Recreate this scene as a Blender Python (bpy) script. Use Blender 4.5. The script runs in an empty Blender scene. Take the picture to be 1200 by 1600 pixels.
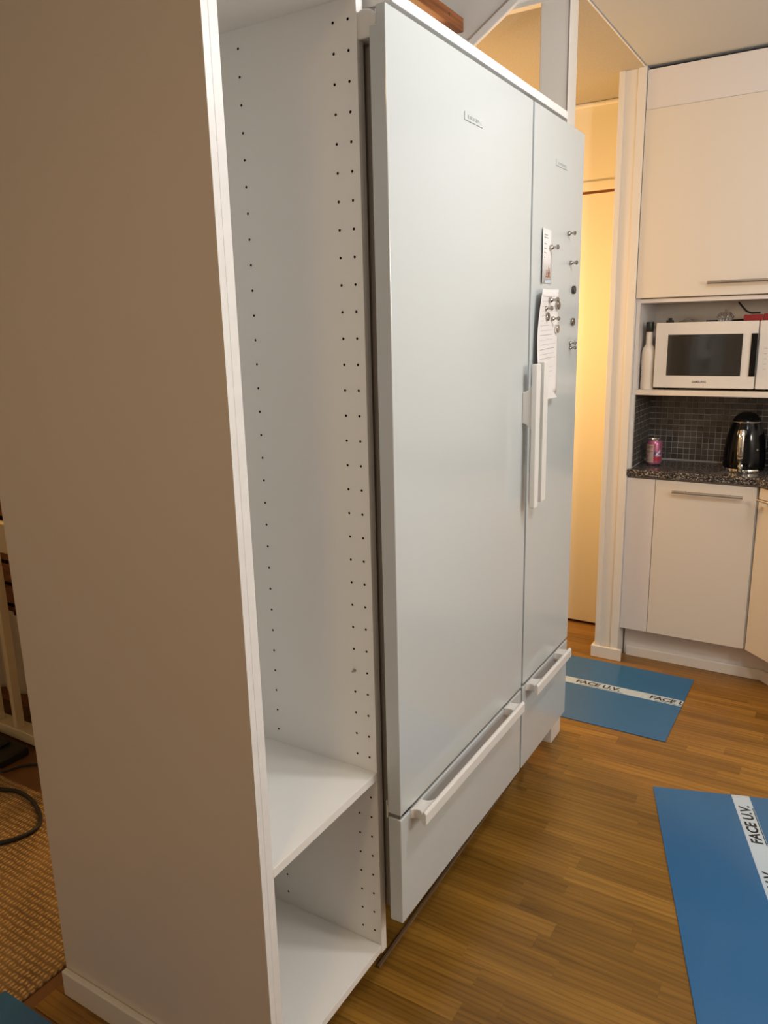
import bpy, bmesh, math, random
from mathutils import Vector, Matrix
random.seed(7)
SC = bpy.context.scene
COL = SC.collection

# ------------------------------------------------------------------ camera
cam_d = bpy.data.cameras.new('camera')
cam = bpy.data.objects.new('camera', cam_d)
COL.objects.link(cam)
Rv, Uv, Bv = (0.854542, 0.518895, -0.022504), (-0.101731, 0.20971, 0.972457), (0.509323, -0.828716, 0.231993)
cam.matrix_world = Matrix(((Rv[0], Uv[0], Bv[0], 0.75191), (Rv[1], Uv[1], Bv[1], -1.2643), (Rv[2], Uv[2], Bv[2], 1.50097), (0, 0, 0, 1)))
cam_d.sensor_fit = 'HORIZONTAL'
cam_d.sensor_width = 36
cam_d.lens = 35.857
cam_d.clip_start = 0.02
SC.camera = cam

# ------------------------------------------------------------------ world, lights, exposure
W = bpy.data.worlds.new('world')
SC.world = W
W.use_nodes = True
W.node_tree.nodes['Background'].inputs[0].default_value = (1, .86, .70, 1)
W.node_tree.nodes['Background'].inputs[1].default_value = 0.03
VS = SC.view_settings
VS.view_transform = 'Standard'
VS.look = 'None'
VS.gamma = 1
VS.use_curve_mapping = False
VS.exposure = -0.04


def area(name, loc, size, power, col, rot=(0, 0, 0), spread=180):
    l = bpy.data.lights.new(name, 'AREA')
    l.shape = 'DISK'
    l.size = size
    l.energy = power
    l.color = col
    l.spread = math.radians(spread)
    o = bpy.data.objects.new(name, l)
    o.location = loc
    o.rotation_euler = rot
    COL.objects.link(o)
    return o


def point(name, loc, r, power, col):
    l = bpy.data.lights.new(name, 'POINT')
    l.shadow_soft_size = r
    l.energy = power
    l.color = col
    o = bpy.data.objects.new(name, l)
    o.location = loc
    COL.objects.link(o)
    return o


point('kitchen_ceiling_light', (0.84, 0.38, 2.22), 0.06, 25, (1, .985, .98))
point('kitchen_side_fill', (1.95, 0.35, 1.72), 0.14, 34, (1, .95, .87))  # added fill from the unseen right side, not an actual lamp
area('room_warm_fill', (0.35, -1.75, 2.40), 0.3, 8, (1, .68, .36))  # added warm fill from behind the camera, no real ceiling fitting
point('hall_light', (-1.02, 1.86, 1.50), 0.10, 45, (1, .60, .235))
point('living_light', (-1.05, 0.98, 1.7), 0.10, 11, (1, .62, .25))

# ------------------------------------------------------------------ materials


def mat(name, col, rough=.5, metal=0, bump=0, bscale=200, coat=0, spec=.5, var=0, vscale=3, trans=0, stretch=None):
    m = bpy.data.materials.new(name)
    m.use_nodes = True
    nt = m.node_tree
    b = nt.nodes['Principled BSDF']
    b.inputs['Base Color'].default_value = (*col, 1)
    b.inputs['Roughness'].default_value = rough
    b.inputs['Metallic'].default_value = metal
    b.inputs['Coat Weight'].default_value = coat
    b.inputs['Coat Roughness'].default_value = .08
    b.inputs['Specular IOR Level'].default_value = spec
    b.inputs['Transmission Weight'].default_value = trans
    geo = nt.nodes.new('ShaderNodeNewGeometry')
    src = geo.outputs['Position']
    if stretch:
        mp = nt.nodes.new('ShaderNodeMapping')
        mp.inputs['Scale'].default_value = stretch
        nt.links.new(src, mp.inputs[0])
        src = mp.outputs[0]
    if var:
        n = nt.nodes.new('ShaderNodeTexNoise')
        n.inputs['Scale'].default_value = vscale
        n.inputs['Detail'].default_value = 4
        nt.links.new(src, n.inputs['Vector'])
        r = nt.nodes.new('ShaderNodeValToRGB')
        r.color_ramp.elements[0].position = .3
        r.color_ramp.elements[1].position = .7
        r.color_ramp.elements[0].color = (*[c * (1 - var) for c in col], 1)
        r.color_ramp.elements[1].color = (*[min(1, c * (1 + var * .6)) for c in col], 1)
        nt.links.new(n.outputs['Fac'], r.inputs[0])
        nt.links.new(r.outputs[0], b.inputs['Base Color'])
    if bump:
        n = nt.nodes.new('ShaderNodeTexNoise')
        n.inputs['Scale'].default_value = bscale
        n.inputs['Detail'].default_value = 3
        nt.links.new(src, n.inputs['Vector'])
        bp = nt.nodes.new('ShaderNodeBump')
        bp.inputs['Strength'].default_value = bump
        bp.inputs['Distance'].default_value = .002
        nt.links.new(n.outputs['Fac'], bp.inputs['Height'])
        nt.links.new(bp.outputs[0], b.inputs['Normal'])
    return m


def N(m, t, **kw):
    n = m.node_tree.nodes.new(t)
    for k, v in kw.items():
        if k.startswith('i_'):
            n.inputs[k[2:].replace('_', ' ')].default_value = v
        else:
            setattr(n, k, v)
    return n


def L(m, a, b):
    m.node_tree.links.new(a, b)


M = {}
M['wall'] = mat('wall_paint', (.84, .81, .75), .7, bump=.15, bscale=90)
M['ceil'] = mat('ceiling_paint', (.50, .52, .55), .85, bump=.1, bscale=120)
M['hceil'] = mat('textured_hall_ceiling', (.45, .405, .34), .9, bump=.6, bscale=130, var=.10, vscale=160)
M['trim'] = mat('white_trim_paint', (.80, .76, .70), .45)
M['post'] = mat('white_post_paint', (.88, .865, .85), .45)
M['hallwall'] = mat('hall_wall_paint', (.80, .74, .60), .6, bump=.05, bscale=60)
M['lam'] = mat('white_laminate', (.89, .875, .835), .42, bump=.05, bscale=500)
M['cover'] = mat('dim_toned_cover_laminate', (.76, .69, .60), .42, bump=.05, bscale=500)  # white panel; the dim warm light on its side is put into this colour
M['edge'] = mat('laminate_edge_band', (.86, .85, .83), .38, var=.04, vscale=30)
M['hole'] = mat('near_black_shade', (.02, .015, .01), .9)  # near-black paints in the shade inside drilled holes and gaps
M['enamel'] = mat('white_enamel', (.585, .62, .62), .19, bump=.03, bscale=35, coat=.25)
M['plastic'] = mat('white_plastic', (.80, .78, .74), .35)
M['grey'] = mat('grey_body_sheet', (.34, .32, .30), .5)
M['gasket'] = mat('grey_gasket', (.20, .19, .18), .6)
M['cabw'] = mat('cream_cabinet_front', (.76, .69, .60), .4, bump=.04, bscale=300)
M['fasc'] = mat('pale_fascia_panel', (.76, .71, .68), .4)
M['steel'] = mat('brushed_steel', (.55, .5, .44), .28, 1)
M['chrome'] = mat('chrome', (.8, .76, .7), .08, 1)
M['nickel'] = mat('nickel_magnet', (.42, .39, .35), .22, 1)
M['darkmag'] = mat('dark_magnet', (.06, .055, .05), .4, .3)
M['black'] = mat('black_gloss_plastic', (.004, .004, .0045), .10, spec=.3)
M['matblack'] = mat('black_matt_plastic', (.012, .012, .012), .5)
M['darkglass'] = mat('dark_oven_glass', (.02, .019, .017), .08, coat=.6)
M['mwhite'] = mat('white_microwave_plastic', (.76, .72, .67), .3)
M['paper'] = mat('white_paper', (.82, .79, .77), .8)
M['ink'] = mat('grey_ink', (.45, .42, .42), .8)
M['brownink'] = mat('brown_print', (.34, .14, .08), .7)
M['blueink'] = mat('pale_blue_print', (.55, .62, .70), .8)
M['letter'] = mat('black_lettering', (.012, .013, .015), .5)
M['dots'] = mat('grey_lettering', (.2, .2, .2), .6)
M['strip'] = mat('pale_printed_tape', (.50, .62, .74), .35)
M['lettermark'] = mat('pale_grey_lettering', (.5, .5, .5), .5)
M['bottle'] = mat('cream_bottle_plastic', (.80, .73, .64), .3)
M['cap'] = mat('black_cap', (.012, .016, .012), .4, var=.5, vscale=150)
M['glass'] = mat('clear_glass', (.9, .92, .92), .03, trans=1)
M['red'] = mat('red_plastic', (.28, .012, .015), .35)
M['foil'] = mat('grey_film', (.4, .38, .36), .25, .5)
M['can_pink'] = mat('pink_can_print', (.52, .17, .30), .25, .4)
M['can_pale'] = mat('pale_can_print', (.66, .52, .48), .3, .3)
M['can_red'] = mat('red_can_print', (.50, .04, .06), .3, .2)
M['can_blue'] = mat('blue_can_print', (.10, .10, .32), .3, .2)
M['can_white'] = mat('white_can_print', (.8, .78, .8), .3, .2)
M['alu'] = mat('aluminium', (.75, .73, .70), .22, 1)
M['beam'] = mat('stained_pine', (.33, .115, .035), .5, var=.45, vscale=10, bump=.1, bscale=60, stretch=(8, .5, 8))
M['knot'] = mat('pine_knot', (.09, .03, .012), .6)
M['void_dark'] = mat('dark_void_shade', (.03, .018, .01), .8)  # shade of the void under the pantry put into the colour; reused behind slats
M['cream'] = mat('cream_painted_wood', (.74, .62, .40), .5)
M['cloth'] = mat('cream_cloth', (.62, .54, .42), .9, bump=.4, bscale=25)
M['brownwood'] = mat('red_brown_wood', (.28, .10, .03), .5, var=.35, vscale=12, stretch=(1, 6, 6))
M['cord'] = mat('black_rubber_cord', (.012, .013, .016), .45)
M['edgestrip'] = mat('brown_sealing_strip', (.19, .12, .065), .35)
M['livfloor'] = mat('sub_floor', (.20, .09, .03), .5)

# oak staves: colour of each stave from its own random value, grain along x
m = mat('oak_stave', (.4, .2, .07), .3)
M['oak'] = m
b = m.node_tree.nodes['Principled BSDF']
oi = N(m, 'ShaderNodeObjectInfo')
geo = N(m, 'ShaderNodeNewGeometry')
off = N(m, 'ShaderNodeVectorMath', operation='SCALE')
off.inputs[0].default_value = (7.3, 11.7, 3.1)
L(m, oi.outputs['Random'], off.inputs['Scale'])
add = N(m, 'ShaderNodeVectorMath', operation='ADD')
L(m, geo.outputs['Position'], add.inputs[0])
L(m, off.outputs[0], add.inputs[1])
mp = N(m, 'ShaderNodeMapping')
mp.inputs['Scale'].default_value = (1.5, 24, 1)
L(m, add.outputs[0], mp.inputs[0])
n1 = N(m, 'ShaderNodeTexNoise', i_Scale=1.6, i_Detail=7, i_Roughness=.62, i_Distortion=.6)
L(m, mp.outputs[0], n1.inputs['Vector'])
mp2 = N(m, 'ShaderNodeMapping')
mp2.inputs['Scale'].default_value = (.9, 7, 1)
L(m, add.outputs[0], mp2.inputs[0])
wv = N(m, 'ShaderNodeTexWave', wave_type='BANDS', bands_direction='Y', i_Scale=2.6, i_Distortion=9, i_Detail=2.5, i_Detail_Scale=.7)
L(m, mp2.outputs[0], wv.inputs['Vector'])
cr = N(m, 'ShaderNodeValToRGB')
cr.color_ramp.elements[0].position = 0
cr.color_ramp.elements[0].color = (.235, .117, .018, 1)
cr.color_ramp.elements[1].position = 1
cr.color_ramp.elements[1].color = (.375, .193, .033, 1)
e = cr.color_ramp.elements.new(.5)
e.color = (.300, .151, .025, 1)
L(m, oi.outputs['Random'], cr.inputs[0])
g1 = N(m, 'ShaderNodeValToRGB')
g1.color_ramp.elements[0].position = .30
g1.color_ramp.elements[0].color = (.62, .58, .52, 1)
g1.color_ramp.elements[1].position = .66
g1.color_ramp.elements[1].color = (1.12, 1.1, 1.06, 1)
L(m, n1.outputs['Fac'], g1.inputs[0])
g2 = N(m, 'ShaderNodeValToRGB')
g2.color_ramp.elements[0].position = .0
g2.color_ramp.elements[0].color = (.70, .66, .62, 1)
g2.color_ramp.elements[1].position = .45
g2.color_ramp.elements[1].color = (1, 1, 1, 1)
L(m, wv.outputs['Fac'], g2.inputs[0])
mx = N(m, 'ShaderNodeMix', data_type='RGBA', blend_type='MULTIPLY')
mx.inputs['Factor'].default_value = 1
L(m, cr.outputs[0], mx.inputs[6])
L(m, g1.outputs[0], mx.inputs[7])
mx2 = N(m, 'ShaderNodeMix', data_type='RGBA', blend_type='MULTIPLY')
mx2.inputs['Factor'].default_value = .7
L(m, mx.outputs[2], mx2.inputs[6])
L(m, g2.outputs[0], mx2.inputs[7])
L(m, mx2.outputs[2], b.inputs['Base Color'])
bu = N(m, 'ShaderNodeBump', i_Strength=.12, i_Distance=.001)
L(m, n1.outputs['Fac'], bu.inputs['Height'])
L(m, bu.outputs[0], b.inputs['Normal'])

# speckled granite laminate
m = mat('speckled_granite', (.05, .05, .05), .22)
M['granite'] = m
geo = N(m, 'ShaderNodeNewGeometry')
n1 = N(m, 'ShaderNodeTexNoise', i_Scale=140, i_Detail=4, i_Roughness=.75)
L(m, geo.outputs['Position'], n1.inputs['Vector'])
cr = N(m, 'ShaderNodeValToRGB')
cr.color_ramp.elements[0].position = .44
cr.color_ramp.elements[0].color = (.014, .013, .013, 1)
cr.color_ramp.elements[1].position = .66
cr.color_ramp.elements[1].color = (.52, .46, .40, 1)
e = cr.color_ramp.elements.new(.54)
e.color = (.10, .085, .08, 1)
L(m, n1.outputs['Fac'], cr.inputs[0])
L(m, cr.outputs[0], m.node_tree.nodes['Principled BSDF'].inputs['Base Color'])

# mosaic tile, each with its own tone
m = mat('grey_mosaic_tile', (.07, .065, .06), .3)
M['tile'] = m
oi = N(m, 'ShaderNodeObjectInfo')
cr = N(m, 'ShaderNodeValToRGB')
cr.color_ramp.elements[0].color = (.050, .042, .038, 1)
cr.color_ramp.elements[1].color = (.105, .092, .083, 1)
L(m, oi.outputs['Random'], cr.inputs[0])
L(m, cr.outputs[0], m.node_tree.nodes['Principled BSDF'].inputs['Base Color'])
M['grout'] = mat('pale_grout', (.55, .52, .48), .8)

# corrugated blue plastic: fine ribs, used with the sheet's own (generated along-x) coordinate


def sheet_mat(name, ang, col):
    m = mat(name, col, .30, coat=.25)
    geo = N(m, 'ShaderNodeNewGeometry')
    mp = N(m, 'ShaderNodeMapping')
    mp.inputs['Rotation'].default_value = (0, 0, -ang)
    L(m, geo.outputs['Position'], mp.inputs[0])
    wv = N(m, 'ShaderNodeTexWave', wave_type='BANDS', bands_direction='X', i_Scale=62, i_Distortion=.3)
    L(m, mp.outputs[0], wv.inputs['Vector'])
    bu = N(m, 'ShaderNodeBump', i_Strength=.22, i_Distance=.0006)
    L(m, wv.outputs['Fac'], bu.inputs['Height'])
    L(m, bu.outputs[0], m.node_tree.nodes['Principled BSDF'].inputs['Normal'])
    return m


BLUE = (.018, .135, .33)
ANG_B = math.radians(18.2)
M['blueA'] = sheet_mat('blue_sheet_far', math.pi / 2, BLUE)
M['blueB'] = sheet_mat('blue_sheet_near', ANG_B, BLUE)
M['blueC'] = sheet_mat('blue_sheet_left', 0, BLUE)

# woven jute
m = mat('woven_jute', (.30, .17, .065), .9)
M['jute'] = m
geo = N(m, 'ShaderNodeNewGeometry')
mp = N(m, 'ShaderNodeMapping')
mp.inputs['Scale'].default_value = (1, 1, 1)
L(m, geo.outputs['Position'], mp.inputs[0])
wx = N(m, 'ShaderNodeTexWave', bands_direction='X', i_Scale=26, i_Distortion=2.5, i_Detail=2, i_Detail_Scale=3)
wy = N(m, 'ShaderNodeTexWave', bands_direction='Y', i_Scale=17, i_Distortion=2.5, i_Detail=2, i_Detail_Scale=3)
L(m, mp.outputs[0], wx.inputs['Vector'])
L(m, mp.outputs[0], wy.inputs['Vector'])
mu = N(m, 'ShaderNodeMath', operation='MULTIPLY')
L(m, wx.outputs['Fac'], mu.inputs[0])
L(m, wy.outputs['Fac'], mu.inputs[1])
nz = N(m, 'ShaderNodeTexNoise', i_Scale=6, i_Detail=4)
L(m, geo.outputs['Position'], nz.inputs['Vector'])
ad = N(m, 'ShaderNodeMath', operation='MULTIPLY_ADD')
ad.inputs[1].default_value = .7
L(m, nz.outputs['Fac'], ad.inputs[0])
L(m, mu.outputs[0], ad.inputs[2])
cr = N(m, 'ShaderNodeValToRGB')
cr.color_ramp.elements[0].position = .2
cr.color_ramp.elements[0].color = (.15, .085, .032, 1)
cr.color_ramp.elements[1].position = .95
cr.color_ramp.elements[1].color = (.62, .40, .17, 1)
L(m, ad.outputs[0], cr.inputs[0])
L(m, cr.outputs[0], m.node_tree.nodes['Principled BSDF'].inputs['Base Color'])
bu = N(m, 'ShaderNodeBump', i_Strength=1, i_Distance=.004)
L(m, mu.outputs[0], bu.inputs['Height'])
L(m, bu.outputs[0], m.node_tree.nodes['Principled BSDF'].inputs['Normal'])

# ------------------------------------------------------------------ mesh helpers


class MB:
    def __init__(s):
        s.v, s.f, s.mi, s.sm = [], [], [], []

    def add(s, vs, fs, mi=0, smooth=False):
        o = len(s.v)
        s.v += [tuple(p) for p in vs]
        for f in fs:
            s.f.append([o + i for i in f])
            s.mi.append(mi)
            s.sm.append(smooth)
        return s

    def box(s, x0, x1, y0, y1, z0, z1, mi=0):
        x0, x1, y0, y1, z0, z1 = min(x0, x1), max(x0, x1), min(y0, y1), max(y0, y1), min(z0, z1), max(z0, z1)
        v = [(x, y, z) for z in (z0, z1) for y in (y0, y1) for x in (x0, x1)]
        return s.add(v, [(0, 2, 3, 1), (4, 5, 7, 6), (0, 1, 5, 4), (1, 3, 7, 5), (3, 2, 6, 7), (2, 0, 4, 6)], mi)

    def prism(s, poly, z0, z1, mi=0):
        """poly counter-clockwise in xy"""
        n = len(poly)
        v = [(x, y, z0) for x, y in poly] + [(x, y, z1) for x, y in poly]
        f = [tuple(range(n - 1, -1, -1)), tuple(range(n, 2 * n))]
        f += [(i, (i + 1) % n, n + (i + 1) % n, n + i) for i in range(n)]
        return s.add(v, f, mi)

    def prism_axis(s, poly, a0, a1, axis, mi=0):
        """poly in the plane across axis; axis 0: poly=(y,z), 1: poly=(x,z)"""
        n = len(poly)
        mk = (lambda p, a: (a, p[0], p[1])) if axis == 0 else (lambda p, a: (p[0], a, p[1]))
        v = [mk(p, a0) for p in poly] + [mk(p, a1) for p in poly]
        f = [tuple(range(n - 1, -1, -1)), tuple(range(n, 2 * n))]
        f += [(i, (i + 1) % n, n + (i + 1) % n, n + i) for i in range(n)]
        return s.add(v, f, mi)

    def tube(s, pts, r, n=10, mi=0, caps=True, flat=None):
        pts = [Vector(p) for p in pts]
        rr = r if isinstance(r, (list, tuple)) else [r] * len(pts)
        rings = []
        up = None
        for i, p in enumerate(pts):
            d = (pts[min(i + 1, len(pts) - 1)] - pts[max(i - 1, 0)]).normalized()
            if up is None:
                up = Vector((0, 0, 1)) if abs(d.z) < .9 else Vector((1, 0, 0))
            a = d.cross(up).normalized()
            up = a.cross(d).normalized()
            fl = flat or 1
            rings.append([p + (a * math.cos(2 * math.pi * k / n) * fl + up * math.sin(2 * math.pi * k / n)) * rr[i] for k in range(n)])
        v = [q for g in rings for q in g]
        f = []
        for i in range(len(pts) - 1):
            for k in range(n):
                f.append((i * n + k, i * n + (k + 1) % n, (i + 1) * n + (k + 1) % n, (i + 1) * n + k))
        s.add(v, f, mi, True)
        if caps:
            s.add(rings[0], [tuple(range(n - 1, -1, -1))], mi)
            s.add(rings[-1], [tuple(range(n))], mi)
        return s

    def lathe(s, prof, c=(0, 0, 0), n=24, axis='z', mi=0, sx=1, sy=1):
        """prof: (r, h) from bottom to top"""
        def P(r, h, a):
            x, y = r * math.cos(a) * sx, r * math.sin(a) * sy
            if axis == 'z':
                return (c[0] + x, c[1] + y, c[2] + h)
            if axis == 'x':
                return (c[0] + h, c[1] + x, c[2] + y)
        v = [P(r, h, 2 * math.pi * k / n) for r, h in prof for k in range(n)]
        f = []
        for i in range(len(prof) - 1):
            for k in range(n):
                f.append((i * n + k, i * n + (k + 1) % n, (i + 1) * n + (k + 1) % n, (i + 1) * n + k))
        s.add(v, f, mi, True)
        s.add(v[:n], [tuple(range(n - 1, -1, -1))], mi)
        s.add(v[-n:], [tuple(range(n))], mi)
        return s

    def patch(s, c, r, a0, a1, z0, z1, n=8, mi=0):
        v = []
        for i in range(n + 1):
            a = a0 + (a1 - a0) * i / n
            for z in (z0, z1):
                v.append((c[0] + r * math.cos(a), c[1] + r * math.sin(a), z))
        return s.add(v, [(2 * i, 2 * i + 2, 2 * i + 3, 2 * i + 1) for i in range(n)], mi, True)

    def ops(s, fn):
        s.v = [tuple(fn(Vector(p))) for p in s.v]
        return s

    def build(s, name, mats, parent=None, bevel=0, seg=2, kind=None, label=None, cat=None, group=None, origin=None):
        if not isinstance(mats, (list, tuple)):
            mats = [mats]
        if parent is not None:
            root = parent
            while root.parent:
                root = root.parent
            o = Vector(root['_o'])
        elif origin is not None:
            o = Vector(origin)
        else:
            xs, ys, zs = zip(*s.v)
            o = Vector(((min(xs) + max(xs)) / 2, (min(ys) + max(ys)) / 2, min(zs)))
        me = bpy.data.meshes.new(name)
        me.from_pydata([tuple(Vector(p) - o) for p in s.v], [], s.f)
        for mm in mats:
            me.materials.append(mm if not isinstance(mm, str) else M[mm])
        me.polygons.foreach_set('material_index', s.mi)
        me.polygons.foreach_set('use_smooth', s.sm)
        me.update()
        if any(s.sm):
            me.set_sharp_from_angle(angle=math.radians(40))
        ob = bpy.data.objects.new(name, me)
        COL.objects.link(ob)
        if parent is not None:
            ob.parent = parent
        else:
            ob.location = o
            ob['_o'] = tuple(o)
        if bevel:
            md = ob.modifiers.new('bevel', 'BEVEL')
            md.width = bevel
            md.segments = seg
            md.limit_method = 'ANGLE'
            md.angle_limit = math.radians(35)
        tag(ob, label, cat, group, kind)
        return ob


def tag(o, label=None, cat=None, group=None, kind=None):
    for k, v in (('label', label), ('category', cat), ('group', group), ('kind', kind)):
        if v:
            o[k] = v
    return o


def thing(name, label, cat, loc, group=None):
    o = bpy.data.objects.new(name, None)
    o.empty_display_size = .05
    o.location = loc
    o['_o'] = tuple(loc)
    COL.objects.link(o)
    return tag(o, label, cat, group)


def box(*a, **k):
    return MB().box(*a, **k)


def text_mb(txt, size, place, depth=.0004, bold=0, shear=0, narrow=1):
    """place: function (u, v, w) -> world point; u along the line, v up the letters, w off the surface"""
    cu = bpy.data.curves.new('t', 'FONT')
    cu.body = txt
    cu.size = size
    cu.extrude = depth / 2
    cu.offset = bold
    cu.shear = shear
    cu.resolution_u = 3
    to = bpy.data.objects.new('t', cu)
    COL.objects.link(to)
    dg = bpy.context.evaluated_depsgraph_get()
    me = bpy.data.meshes.new_from_object(to.evaluated_get(dg))
    mb = MB()
    mb.add([place(v.co.x * narrow, v.co.y, v.co.z + depth / 2) for v in me.vertices], [tuple(p.vertices) for p in me.polygons])
    w = max((v.co.x for v in me.vertices), default=0) * narrow
    bpy.data.objects.remove(to)
    bpy.data.curves.remove(cu)
    bpy.data.meshes.remove(me)
    return mb, w


ST = dict(kind='structure')
CZ = 2.466
# ================================================================== SETTING
fl = box(-3.6, 2.5, -3.4, 2.75, -.08, -.003).build('floor', 'livfloor', **ST)
stave_me = None
y, row = -.46, 0
SW = .056
while y < 2.42:
    x = -.72 + random.uniform(-.35, 0)
    x1 = 1.34
    while x < x1:
        ln = random.choice((.3, .36, .42, .48, .55, .62))
        a, c = max(x, -.72), min(x + ln, x1)
        if c - a > .05 and not (y < -.40 and c < -.6 and False):
            if stave_me is None:
                o = box(0, 1, 0, 1, 0, 1).build('plank', 'oak', fl)
                stave_me = o.data
            else:
                o = bpy.data.objects.new('plank', stave_me)
                COL.objects.link(o)
                o.parent = fl
            fo = Vector(fl['_o'])
            o.location = Vector((a + .00012, y + .0001, -.003)) - fo
            o.scale = (c - a - .00024, min(SW, 2.42 - y) - .0002, .003 + random.uniform(-.00015, 0))
            if o.data is stave_me and tuple(stave_me.vertices[0].co) != (0, 0, 0):
                for v in stave_me.vertices:
                    v.co = v.co + fo
        x += ln
    y += SW
    row += 1

MB().box(-.062, 2.5, -3.4, 2.75, CZ, CZ + .06).box(-3.6, -.062, 1.256, 2.75, CZ, CZ + .06).box(-3.6, -.80, -3.4, 1.256, CZ, CZ + .06).box(-.80, -.062, -3.4, .0, CZ, CZ + .06).build('ceiling', 'ceil', **ST)
box(-.86, -.002, -.06, 1.31, 3.0, 3.06).build('ceiling_stairwell', 'ceil', **ST)
MB().box(-.062, -.002, -.06, 1.31, CZ + .06, 3.0).box(-.86, -.80, -.06, 1.31, CZ + .06, 3.0).box(-.80, -.062, -.06, 0, CZ + .06, 3.0).build('wall_stairwell', 'wall', **ST)
MB().prism([(-2.6, 1.262), (-.062, 1.262), (-.062, 2.42), (-2.6, 2.42)], CZ - .004, CZ - .0005).build('ceiling_hall', 'hceil', **ST)
# ceiling trims: along the hall opening, across it, and the slanting one
box(-.0645, -.0595, 1.25, 2.07, CZ - .005, CZ - .0005).build('trim_1', 'trim', bevel=.002, **ST)
box(-.315, -.0645, 1.230, 1.2625, CZ - .012, CZ + .0015).build('trim_2', 'trim', bevel=.002, **ST)
# sloping stair side panel with its edge trim
dz = (2.484 - 2.3952) / (.4176 - .2768)
xt = -.2768 - (2.484 - CZ) / dz
MB().prism_axis([(-.062, CZ + .002), (-.062, 3.0), (-.80, 3.0), (-.80, CZ - (xt + .80) * dz), (xt, CZ + .002)][::-1], 1.236, 1.256, 1).build('wall_stair_panel', 'post', **ST)
dv = Vector((1, 0, dz)).normalized()
dn = Vector((dv.z, 0, -dv.x))
pa, pb = Vector((xt + .12, 0, CZ + .12 * dz)), Vector((-.80, 0, CZ - (xt + .80) * dz))
MB().prism_axis([(p.x, p.z) for p in (pb, pa, pa + dn * .026 - dv * .012, pb + dn * .026)], 1.2200, 1.236, 1).build('trim_3', 'post', bevel=.003, **ST)

box(-3.6, -3.5, -3.4, 2.75, -.003, CZ).build('wall_left', 'wall', **ST)
box(2.4, 2.5, -3.4, 2.75, -.003, CZ).build('wall_right', 'wall', **ST)
box(-3.5, 2.4, -3.4, -3.3, -.003, CZ).build('wall_rear', 'wall', **ST)
wk = box(-.055, 2.4, 2.392, 2.75, -.003, CZ).build('wall_kitchen', 'wall', **ST)
# hall end wall with a doorway
hx0, hx1, hz = -1.02, -.165, 2.0835
wh = MB().box(-3.5, hx0, 2.43, 2.75, -.003, CZ).box(hx1, -.055, 2.43, 2.75, -.003, CZ).box(hx0, hx1, 2.43, 2.75, 2.096, CZ).build('wall_hall', 'hallwall', **ST)
dr = box(hx0 + .004, hx1 - .004, 2.434, 2.474, .010, hz).build('door_1', 'hallwall', bevel=.002, **ST)
tp = MB().tube([(-.93, 2.434, 1.02), (-.93, 2.40, 1.02)], .009).tube([(-.93, 2.40, 1.02), (-.82, 2.40, 1.02)], .008)
tp.build('door_handle', 'steel', dr)
box(hx0, hx1, 2.474, 2.75, -.003, 2.096).build('wall_dark_backing', 'hole', **ST)  # near-black backing that paints the dark of the gaps round the door
box(hx0, hx1, 2.446, 2.474, 2.0825, 2.096).build('trim_9', 'brownwood', **ST)
box(-1.10, -.1612, 2.420, 2.43, 2.0955, 2.134).build('trim_4', 'hallwall', bevel=.003, **ST)
box(-3.5, -.1612, 2.405, 2.43, CZ - .022, CZ - .0045).build('trim_5', 'trim', bevel=.006, **ST)
# wall end beside the kitchen units with its casing and skirting
box(-.161, -.0555, 2.066, 2.43, 0, CZ).build('wall_end', 'trim', bevel=.002, **ST)
box(-.161, -.138, 2.060, 2.066, .054, CZ).build('trim_6', 'trim', bevel=.0015, **ST)
box(-.088, -.0555, 2.058, 2.066, .054, CZ).build('trim_7', 'trim', bevel=.0015, **ST)
MB().box(-.174, -.0365, 2.048, 2.0605, 0, .056).box(-.174, -.1612, 2.0605, 2.42, 0, .056).build('baseboard_wall_end', 'trim', bevel=.0025, **ST)
# free post beside the narrow fridge
box(-.181, -.086, 1.232, 1.304, 0, CZ - .0005).build('wall_post', 'trim', bevel=.0025, **ST)
box(-.0875, -.0855, 1.226, 1.234, .07, CZ - .0005).build('trim_8', 'edge', bevel=.0006, **ST)
MB().box(-.194, -.0732, 1.2185, 1.2325, 0, .064).box(-.0862, -.0732, 1.2325, 1.318, 0, .064).box(-.181, -.0862, 1.3042, 1.318, 0, .064).build('baseboard_post', 'trim', bevel=.002, **ST)
# wall behind the fridges
box(-.80, -.705, .03, 1.15, 0, CZ).build('wall_middle', 'wall', **ST)

# mosaic backsplash
TY = 2.3845
box(-.043, .80, TY + .001, 2.392, .889, 1.2070).build('wall_backsplash', 'grout', **ST)
gb = bpy.data.objects['wall_backsplash']
tme = None
PX, PZ = .0259, .0260
for j in range(12):
    for i in range(24):
        x0 = -.0395 + i * PX
        z0 = .8955 + j * PZ
        if z0 + .0235 > 1.207:
            continue
        if tme is None:
            o = box(0, .0237, TY - .0015, TY + .0012, 0, .0237).build('tile', 'tile', gb, bevel=0)
            tme = o.data
            off0 = Vector(gb['_o'])
        else:
            o = bpy.data.objects.new('tile', tme)
            COL.objects.link(o)
            o.parent = gb
        o.location = (x0, random.uniform(0, .0004), z0)
box(-.0555, -.0435, 2.083, 2.392, .889, 1.2070).build('wall_niche_side', ['trim'], **ST)
sw = bpy.data.objects['wall_niche_side']
MB().box(-.0435, -.0425, 2.092, TY, .889, 1.207).build('grout_bed', 'grout', sw)
sb = MB()
for j in range(12):
    for i in range(11):
        y1 = TY - .002 - i * PX
        sb.box(-.0427, -.0405, y1 - .0237, y1, .8955 + j * PZ, .8955 + j * PZ + .0237)
sb.build('side_tiles', 'tile', sw, kind='stuff')

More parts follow.
